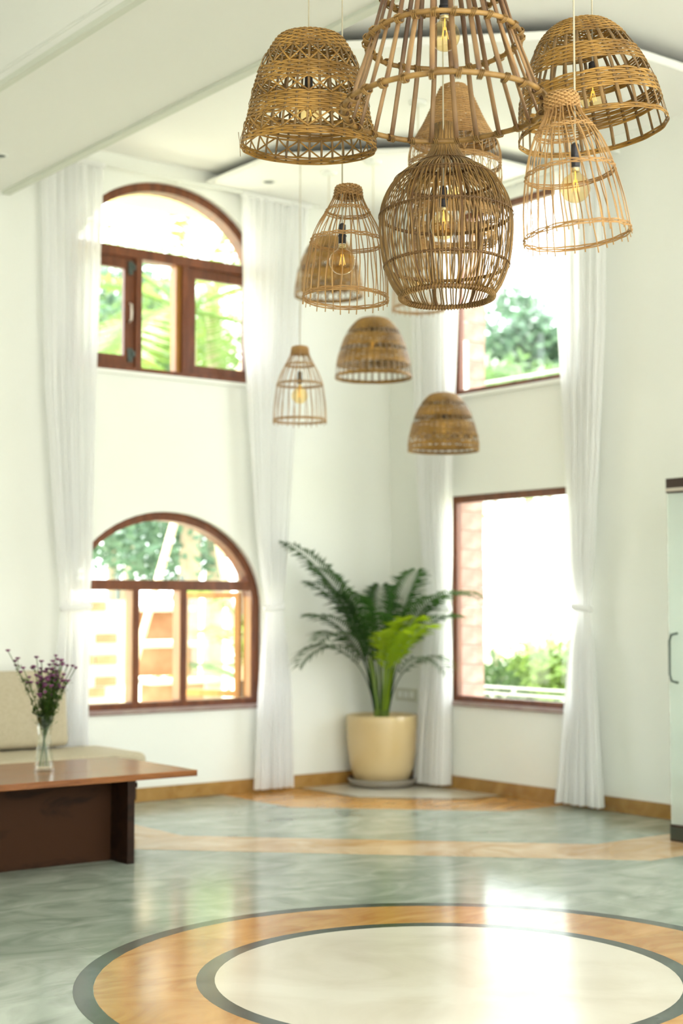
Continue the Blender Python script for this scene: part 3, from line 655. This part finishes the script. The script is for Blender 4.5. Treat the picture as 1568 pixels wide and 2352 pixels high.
# ------------------------------------------------------------------ vase with flowers
VX, VY, VZ = -3.955, -1.80, .482
va = thing('flower_vase', 'clear waisted glass vase standing on the coffee table', 'vase', (VX, VY, VZ))
outer = [(.056, 0), (.057, .01), (.050, .09), (.041, .17), (.039, .20), (.044, .25), (.049, .31)]
inner = [(r-.005, z) for r, z in outer[::-1] if z > .015]+[(.046, .02), (.001, .018)]
MB().lathe([(.001, 0)]+outer+inner, 10).build('glass', M['vase'], va)
MB().lathe([(.001, .022), (.047, .022), (.044, .09), (.035, .165), (.001, .166)], 10).build('water', M['water'], va)
def flower_stem(i):
    r = random.Random(100+i); az = r.uniform(0, 2*PI); spread = r.uniform(.25, 1.0)
    root = thing('button_flower', 'thin stem with small purple button flowers and feathery green leaves in the glass vase', 'flower', (VX, VY, VZ+.03), group='purple flowers in the glass vase')
    H = r.uniform(.50, .64)-.06*spread; rad = .17*spread
    if i == 0: az, rad, H = math.radians(142), .21, .635
    if i == 1: az, rad, H = math.radians(-38), .17, .54
    base = Vector((-.025*math.cos(az), -.025*math.sin(az), 0)); ctrl = Vector((.012*math.cos(az), .012*math.sin(az), .28)); tip = Vector((rad*math.cos(az), rad*math.sin(az), H))
    pts = [(base*(1-t)**2+ctrl*2*t*(1-t)+tip*t*t) for t in [j/12 for j in range(13)]]
    MB().tube(pts, .0022, 5).build('stem', M['herb'], root)
    fl = MB(); heads = [tip]; st = MB()
    for b in range(r.randint(3, 5)):
        t = r.uniform(.66, .9); p = pts[int(t*12)]; d = Vector((r.uniform(-1, 1), r.uniform(-1, 1), r.uniform(.9, 2.2))).normalized()*r.uniform(.05, .11)
        st.tube([p, p+d*.5+Vector((0, 0, -.005)), p+d], .0012, 4); heads.append(p+d)
    st.build('side_stem', M['herb'], root)
    for h in heads:
        s_ = r.uniform(.010, .0145); fm = MB()
        fm.lathe([(.002, -.006), (s_*.5, -.002), (s_, .004), (s_*.9, .008), (s_*.3, .009), (.0005, .006)], 9, h)
        for k in range(11):
            a = 2*PI*k/11; u = Vector((math.cos(a), math.sin(a), 0)); v_ = Vector((-math.sin(a), math.cos(a), 0))
            fm.add([h+u*s_*.6-v_*.002, h+u*s_*1.35-v_*.0025+Vector((0, 0, .004)), h+u*s_*1.35+v_*.0025+Vector((0, 0, .004)), h+u*s_*.6+v_*.002], [(0, 1, 2, 3)])
        fm.build('blossom', M['flower'], root, fix=False)
    lf = MB()
    for b in range(130):
        t = r.uniform(.42, .90); p = Vector(pts[int(t*12)])+Vector((r.gauss(0, .007), r.gauss(0, .007), r.gauss(0, .01))); d = Vector((r.uniform(-1, 1), r.uniform(-1, 1), r.uniform(-.2, 1))).normalized(); L_ = r.uniform(.018, .042)*(1.15-.5*t)
        sd_ = d.cross(Vector((0, 0, 1))).normalized()*L_*.16
        lf.add([p, p+d*L_*.5+sd_, p+d*L_, p+d*L_*.5-sd_], [(0, 1, 2, 3)])
        for w_ in (.45, .7):
            for sg in (1, -1):
                e = p+d*L_*w_; dd = (d+sd_.normalized()*sg*1.1).normalized()*L_*.4; s2 = dd.cross(Vector((0, 0, 1))).normalized()*L_*.09
                lf.add([e, e+dd*.5+s2, e+dd, e+dd*.5-s2], [(0, 1, 2, 3)])
    lf.build('leaves', M['herb'], root, fix=False)
    if i == 0: root['label'] = 'purple button flower stem leaning farthest left out of the vase'
    if i == 1: root['label'] = 'purple button flower stem leaning farthest right out of the vase'
for i in range(20): flower_stem(i)
# ------------------------------------------------------------------ sofa
sf = thing('sofa', 'low sofa with beige linen cushions behind the coffee table', 'sofa', (-4.2, -.62, 0))
o_ = Vector((-4.2, -.62, 0))
def soft(name, a, b, bev, rot=None, pivot=None):
    bm = bmesh.new(); bmesh.ops.create_cube(bm, size=1); a = Vector(a)-o_; b = Vector(b)-o_; c_ = (a+b)/2; d = b-a
    for v in bm.verts: v.co = Vector((v.co.x*d.x, v.co.y*d.y, v.co.z*d.z))
    bmesh.ops.bevel(bm, geom=bm.edges[:], offset=bev, segments=5, affect='EDGES', profile=0.6)
    bmesh.ops.subdivide_edges(bm, edges=[e for e in bm.edges if e.calc_length() > .2], cuts=8, use_grid_fill=True)
    for v in bm.verts:
        fx = 1-min(1, abs(v.co.x/(d.x/2)))**4; fz = 1-min(1, abs(v.co.z/(d.z/2)))**4; fy = 1-min(1, abs(v.co.y/(d.y/2)))**4
        if d.z > abs(d.y): v.co.y *= 1+.22*fx*fz
        else: v.co.z *= 1+.16*fx*fy
    me_ = bpy.data.meshes.new(name); bm.to_mesh(me_); bm.free(); me_.materials.append(M['linen']); me_.shade_smooth()
    ob = link(name, me_, sf, loc=c_); 
    if rot: ob.rotation_euler = rot
    return ob
soft('seat_cushion', (-5.45, -.78, .27), (-2.70, -.10, .435), .055)
soft('back_cushion', (-4.12, -.30, .455), (-3.04, -.15, .965), .045, rot=(math.radians(-8), 0, 0))
soft('back_cushion', (-5.30, -.30, .455), (-4.16, -.15, .965), .045, rot=(math.radians(-8), 0, 0))
MB().box(Vector((-5.42, -.74, .12))-o_, Vector((-2.76, -.12, .28))-o_, .01).build('frame', M['tabledark'], sf)
for x, y in ((-5.35, -.7), (-5.35, -.16), (-2.83, -.7), (-2.83, -.16)): MB().box(Vector((x-.03, y-.03, 0))-o_, Vector((x+.03, y+.03, .13))-o_, .004).build('leg', M['tabledark'], sf)

# ------------------------------------------------------------------ palm fronds (pot plant and garden)
def frond_mesh(L_, n, leaf, w_, m_, droop, name='frond', seed=0, curl=.6, stemfrac=.35, rr=.006, fold=.5):
    """arching frond: starts at the origin, leaves along +X, rises to +Z; leaflets in two ranks"""
    r = random.Random(seed); q = MB(); K = 20; pts = []; x = z = 0.0; a = math.radians(90-curl*10)
    e0 = math.radians(86); step = L_/K
    for i in range(K+1):
        pts.append(Vector((x, 0, z))); t = i/K; ang = e0-droop*(t**1.7); x += math.cos(ang)*step; z += math.sin(ang)*step
    q.tube(pts, rr, 6, taper=[1-.85*i/K for i in range(K+1)])
    for i in range(n):
        t = stemfrac+(1-stemfrac)*(i+.5)/n; f = t*K; i0 = min(int(f), K-1); p = pts[i0].lerp(pts[i0+1], f-i0); tan = (pts[i0+1]-pts[i0]).normalized()
        nrm = Vector((-tan.z, 0, tan.x)); env = math.sin(PI*min(1, (i+1.2)/(n+1.5)))**.55
        for sg in (1, -1):
            l = leaf*env*r.uniform(.88, 1.08); d = (tan*.75+Vector((0, sg, 0))*.85+nrm*fold*.5).normalized()
            d2 = (d+Vector((0, 0, -1))*r.uniform(.35, .8)).normalized(); wv = tan*w_*.5
            a_ = p; b_ = p+d*l*.5; c_ = b_+d2*l*.5
            q.add([a_, b_-wv, c_, b_+wv, b_+nrm*w_*-.12], [(0, 1, 4), (0, 4, 3), (1, 2, 4), (4, 2, 3)])
    return q.mesh(name, m_)
PX, PY = -0.325, -0.29
pp_ = thing('planter_pot', 'large cream glazed plant pot on a grey saucer in the room corner', 'pot', (PX, PY, .0))
MB().lathe([(.001, .003), (.235, .003), (.262, .03), (.272, .062), (.258, .064), (.245, .035), (.001, .03)], 48).build('saucer', M['saucer'], pp_, smooth=True)
MB().lathe([(.001, .035), (.185, .035), (.215, .06), (.248, .15), (.266, .27), (.274, .40), (.277, .50), (.277, .545), (.270, .552), (.258, .548), (.255, .50), (.248, .44)], 64).build('bowl', M['pot'], pp_, smooth=True)
MB().lathe([(.25, .455), (.12, .465), (.001, .468)], 32).build('soil', M['soil'], pp_, smooth=True)
pl = thing('palm_plant', 'potted areca palm with arching fronds, one bright yellow-green, in the corner', 'plant', (PX, PY, .46))
RIGHT = math.atan2(right.y, right.x)
# (azimuth relative to the viewer's right, length, droop, lean of the stem, coloured as lit?)
spec = [(213, 1.72, 1.05, 10, 0, 42), (222, 1.22, 1.55, 9, 0, 30), (216, 1.15, 2.5, 9, 0, 24), (232, 1.18, 1.95, 10, 0, 28), (313, 1.62, 1.9, 8, 0, 36), (304, 1.32, 1.35, 8, 0, 32), (318, 1.22, 1.6, 8, 0, 30), (292, 1.12, 1.3, 10, 1, 26),
        (303, 1.08, 1.5, 8, 1, 24), (214, 1.36, 1.2, 6, 0, 34), (262, 1.1, 1.3, 6, 0, 26), (315, .95, 2.3, 10, 0, 16), (280, 1.02, 1.5, 8, 1, 24), (90, 1.12, .45, 1, 0, 30), (298, 1.34, .9, 4, 0, 34), (240, 1.18, 1.0, 5, 0, 30), (224, 1.45, 1.0, 9, 0, 34)]
for i, (az, L_, dr, ln, lit, n) in enumerate(spec):
    az_ = RIGHT+math.radians(az)
    me_ = frond_mesh(L_, n, .24 if lit else .25, .028 if lit else .022, M['palmlit'] if lit else M['palm'], dr, seed=i, stemfrac=.45, rr=.007)
    Rm = Matrix.Translation((.05*math.cos(az_), .05*math.sin(az_), 0)) @ Matrix.Rotation(az_, 4, 'Z') @ Matrix.Rotation(math.radians(ln-4), 4, 'Y')
    o_f = link('frond', me_, pl, mtx=Rm)
    if lit: o_f['label'] = 'bright yellow-green frond, coloured as if lit'
    q = MB(); q.tube([(0, 0, 0), (.01, 0, .25), (.016, 0, L_*.45)], .010, 6, taper=[1.3, 1, .6]); link('stem', q.mesh('stem', M['stem'], smooth=True), pl, mtx=Rm)
# socket plate behind the plant
sp = thing('switch_plate', 'pale switch plate low on the wall behind the potted palm', 'switch', (0, -.205, .69))
MB().box((-.012, -.13, -.05), (0, .13, .05), .004).build('plate', M['switch'], sp)
for k in range(3): MB().box((-.018, -.10+k*.07, -.025), (-.012, -.05+k*.07, .025), .002).build('switch_rocker', M['white'], sp)

# ------------------------------------------------------------------ glass cabinet at the right edge
cb = thing('display_cabinet', 'glass display cabinet with dark brown rails at the right edge', 'cabinet', (-.70, -3.50, 0))
o_ = Vector((0, 0, 0)); E0 = (0.0, 0.0)
def cbx(name, a, b, m_, bev=.004, par=None): return MB().box(a, b, bev).build(name, M[m_], par or cb)
cbx('base_rail', (0, -.9, 0), (.65, 0.02, .10), 'brown')
cbx('rail_cap', (-.004, -.88, .012), (0.0, .016, .085), 'steel', .001)
cbx('top_rail', (0, -.9, 2.075), (.65, 0.02, 2.165), 'brown')
cbx('rail_trim', (-.005, -.88, 2.085), (0.0, 0.016, 2.105), 'alu', .001)
cbx('header', (.08, -.85, 2.165), (.62, -.09, 2.30), 'brown')
cbx('glass_panel', (.004, .006, .10), (.64, .014, 2.075), 'cabglass', .001)
cbx('glass_panel', (.004, -.89, .10), (.012, .006, 2.075), 'cabglass', .001)
for k in range(6): cbx('shelf', (.015, -.88, .38+k*.285), (.63, .0, .388+k*.285), 'cabglass', .001)
MB().tube([(-.002, -.06, 1.235), (-.03, -.035, 1.225), (-.03, -.02, 1.19), (-.03, -.02, .99), (-.03, -.035, .95), (-.002, -.06, .94)], .008, 8).build('handle', M['steel'], cb, smooth=True)

# ------------------------------------------------------------------ garden outside
MB().box((-25, .24, -.42), (60, 60, -.3)).build('ground', M['ground'], kind='structure')
MB().box((-30, -40, -.25), (.24, -13, -.13)).build('bounce_ground', M['whitewash'], kind='structure')  # unseen pale ground, added behind the house to bounce sunlight onto the ceiling
MB().box((.24, -30, -.42), (60, .24, -.3)).build('terrace', M['ground'], kind='structure')
def tree(label, x, y, h, rx, rz, n, m_, leaf=.16, trunk=True, cat='tree', seed=0, name='garden_tree', gz=-.3, group=None):
    r = random.Random(seed); t_ = thing(name, label, cat, (x, y, gz), group=group)
    if trunk:
        MB().tube([(0, 0, 0), (.05, .03, h*.4), (-.04, .02, h*.75)], .09, 8, taper=[1.2, .9, .5]).build('trunk', M['trunk'], t_)
    bl_ = [(Vector((r.gauss(0, rx*.45), r.gauss(0, rx*.45), h+r.gauss(0, rz*.4)-rz*.1)), r.uniform(.35, .7)) for _ in range(11)]; q = MB()
    for i in range(n):
        c_, s_ = r.choice(bl_); d = Vector((r.gauss(0, 1), r.gauss(0, 1), r.gauss(0, 1))).normalized()
        p = c_+Vector((d.x*rx*s_, d.y*rx*s_, d.z*rz*s_)); p.z = max(p.z, .05)
        a = Vector((r.gauss(0, 1), r.gauss(0, 1), r.gauss(0, .6))).normalized()*leaf*r.uniform(.6, 1.2); b = a.cross(d).normalized()*leaf*.42
        q.add([p, p+a*.5+b*.5, p+a, p+a*.5-b*.5], [(0, 1, 2, 3)])
    o__ = q.build('foliage', M[m_], t_, fix=False); return t_
tree('bluish-green tree crown behind the lower arched window, at left', 0.7, 5.6, 2.6, 1.2, .9, 2600, 'gardB', seed=1)
tree('mid-green tree beyond the arched windows, left of the palm', 1.5, 7.4, 4.7, 1.0, .9, 2800, 'gardA', seed=2, leaf=.2)
tree('tall hazy tree showing in the upper arched window at left', 3.2, 10.0, 6.1, 1.2, .8, 2800, 'gardB', seed=3, leaf=.24)
tree('green tree seen through the right pane of the arched windows', 3.2, 7.0, 4.2, 1.3, 1.3, 2600, 'gardA', seed=4)
tree('leafy bush right of the brick wall outside', 2.0, 3.6, 1.1, .7, .8, 1800, 'gardA', seed=5, trunk=False, cat='shrub', name='garden_shrub', leaf=.11)
tree('low shrub outside the lower right-hand window, at left', 4.2, 3.0, .85, .6, .35, 1800, 'gardA', seed=6, trunk=False, cat='shrub', name='garden_shrub', leaf=.12)
tree('yellowish shrub outside the lower right-hand window, at right', 4.0, 2.05, 1.05, .45, .4, 1600, 'frond', seed=7, trunk=False, cat='shrub', name='garden_shrub', leaf=.12)
tree('distant hazy tree seen through the upper right-hand window', 14.0, 13.6, 6.9, 1.3, .9, 2200, 'gardB', seed=8, leaf=.3)
tree('farther hazy tree at the right of the upper right-hand window', 14.0, 12.0, 6.9, 1.0, .8, 1800, 'gardB', seed=9, leaf=.3)
tree('distant hedge-like tree low in the upper right-hand window', 11.0, 9.6, 5.6, 2.0, .5, 2600, 'gardA', seed=10, leaf=.26)
def coconut(label, x, y, h, specs, seed=0, leaf=.75, gz=-.3, L0=2.6):
    t_ = thing('coconut_palm', label, 'palm tree', (x, y, gz))
    MB().tube([(0, 0, 0), (.08, .02, h*.5), (0, 0, h)], .11, 10, taper=[1.3, 1, .8]).build('trunk', M['trunk'], t_)
    for i, (az, tilt, L_) in enumerate(specs):
        me_ = frond_mesh(L_, 42, leaf, .05, M['frond'], 1.3, seed=seed+i, stemfrac=.12, rr=.022, fold=.2)
        link('frond', me_, t_, mtx=Matrix.Translation((0, 0, h)) @ Matrix.Rotation(math.radians(az), 4, 'Z') @ Matrix.Rotation(math.radians(tilt), 4, 'Y'))
coconut('coconut palm beyond the arched windows with drooping yellow-green fronds', 0.75, 4.4, 4.9, [(k*40+10, 45+(k % 3)*25, 2.3) for k in range(9)], 20)
coconut('second coconut palm whose fronds cross the right panes of the arched windows', 2.1, 6.0, 5.6, [(k*36, 45+(k % 4)*22, 2.6) for k in range(10)], 40)
coconut('young palm close outside the lower arched window, at its right', 0.55, 2.3, .7, [(k*51+5, 12+(k % 3)*20, 1.7) for k in range(7)], 60, leaf=.5)
coconut('palm with one frond drooping into the lower right-hand window', 2.9, 2.9, 2.7, [(-92, 60, 1.9), (-115, 70, 1.7), (30, 60, 1.6), (120, 70, 1.6), (160, 60, 1.5), (80, 50, 1.6)], 80, leaf=.5)
# garden wall with bricks, steps, poles
gw = thing('garden_wall', 'whitewashed garden wall with a few bare orange bricks outside the lower arched window', 'wall', (-2.6, 3.1, -.3))
MB().box((0, 0, 0), (1.9, .18, 1.75)).build('wall_core', M['whitewash'], gw)
bme = MB().box((0, 0, 0), (.22, .03, .085), .004).mesh('brick', M['brick'])
rb = random.Random(5)
for row in range(17):
    for k in range(7):
        if rb.random() < .42: link('brick', bme, gw, loc=(.02+k*.24+(row % 2)*.12, -.018-rb.uniform(0, .006), .05+row*.1))
st_ = thing('garden_steps', 'white-edged wooden steps outside the middle of the lower arched window', 'steps', (-.62, 2.3, -.3))
for k in range(5):
    MB().box((0, k*.22, .34*k+.28), (.75, k*.22+.30, .34*k+.33), .008).build('tread', M['whitewash'], st_)
    MB().box((.03, k*.22+.24, .34*k), (.72, k*.22+.26, .34*k+.28), .002).build('riser', M['brick'], st_)
for x in (0, .72): MB().box((x, 0, 0), (x+.03, .04, 1.0)).box((x, 1.1, 0), (x+.03, 1.14, 2.0)).build('post', M['steel'], st_)
for i, (a, b, lb) in enumerate((((-1.55, 2.1, -.3), (-.35, 2.5, 2.75), 'pale bamboo pole leaning from low left to high right outside the lower arched window'),
                                ((.55, 2.6, -.3), (-.30, 2.45, 2.9), 'pale bamboo pole crossing behind the other pole outside'),
                                ((.0, 3.2, 2.6), (1.2, 3.0, 5.0), 'bamboo pole slanting across the right pane of the upper arched window'))):
    a = Vector(a); b = Vector(b); t_ = thing('bamboo_pole', lb, 'pole', a); q = MB(); q.tube([Vector((0, 0, 0)), (b-a)*.5, b-a], .035, 10)
    for k in range(7): p = (b-a)*(k/7+.05); q.tube([p, p+(b-a).normalized()*.012], .039, 10)
    q.build('culm', M['pole'], t_, smooth=False)
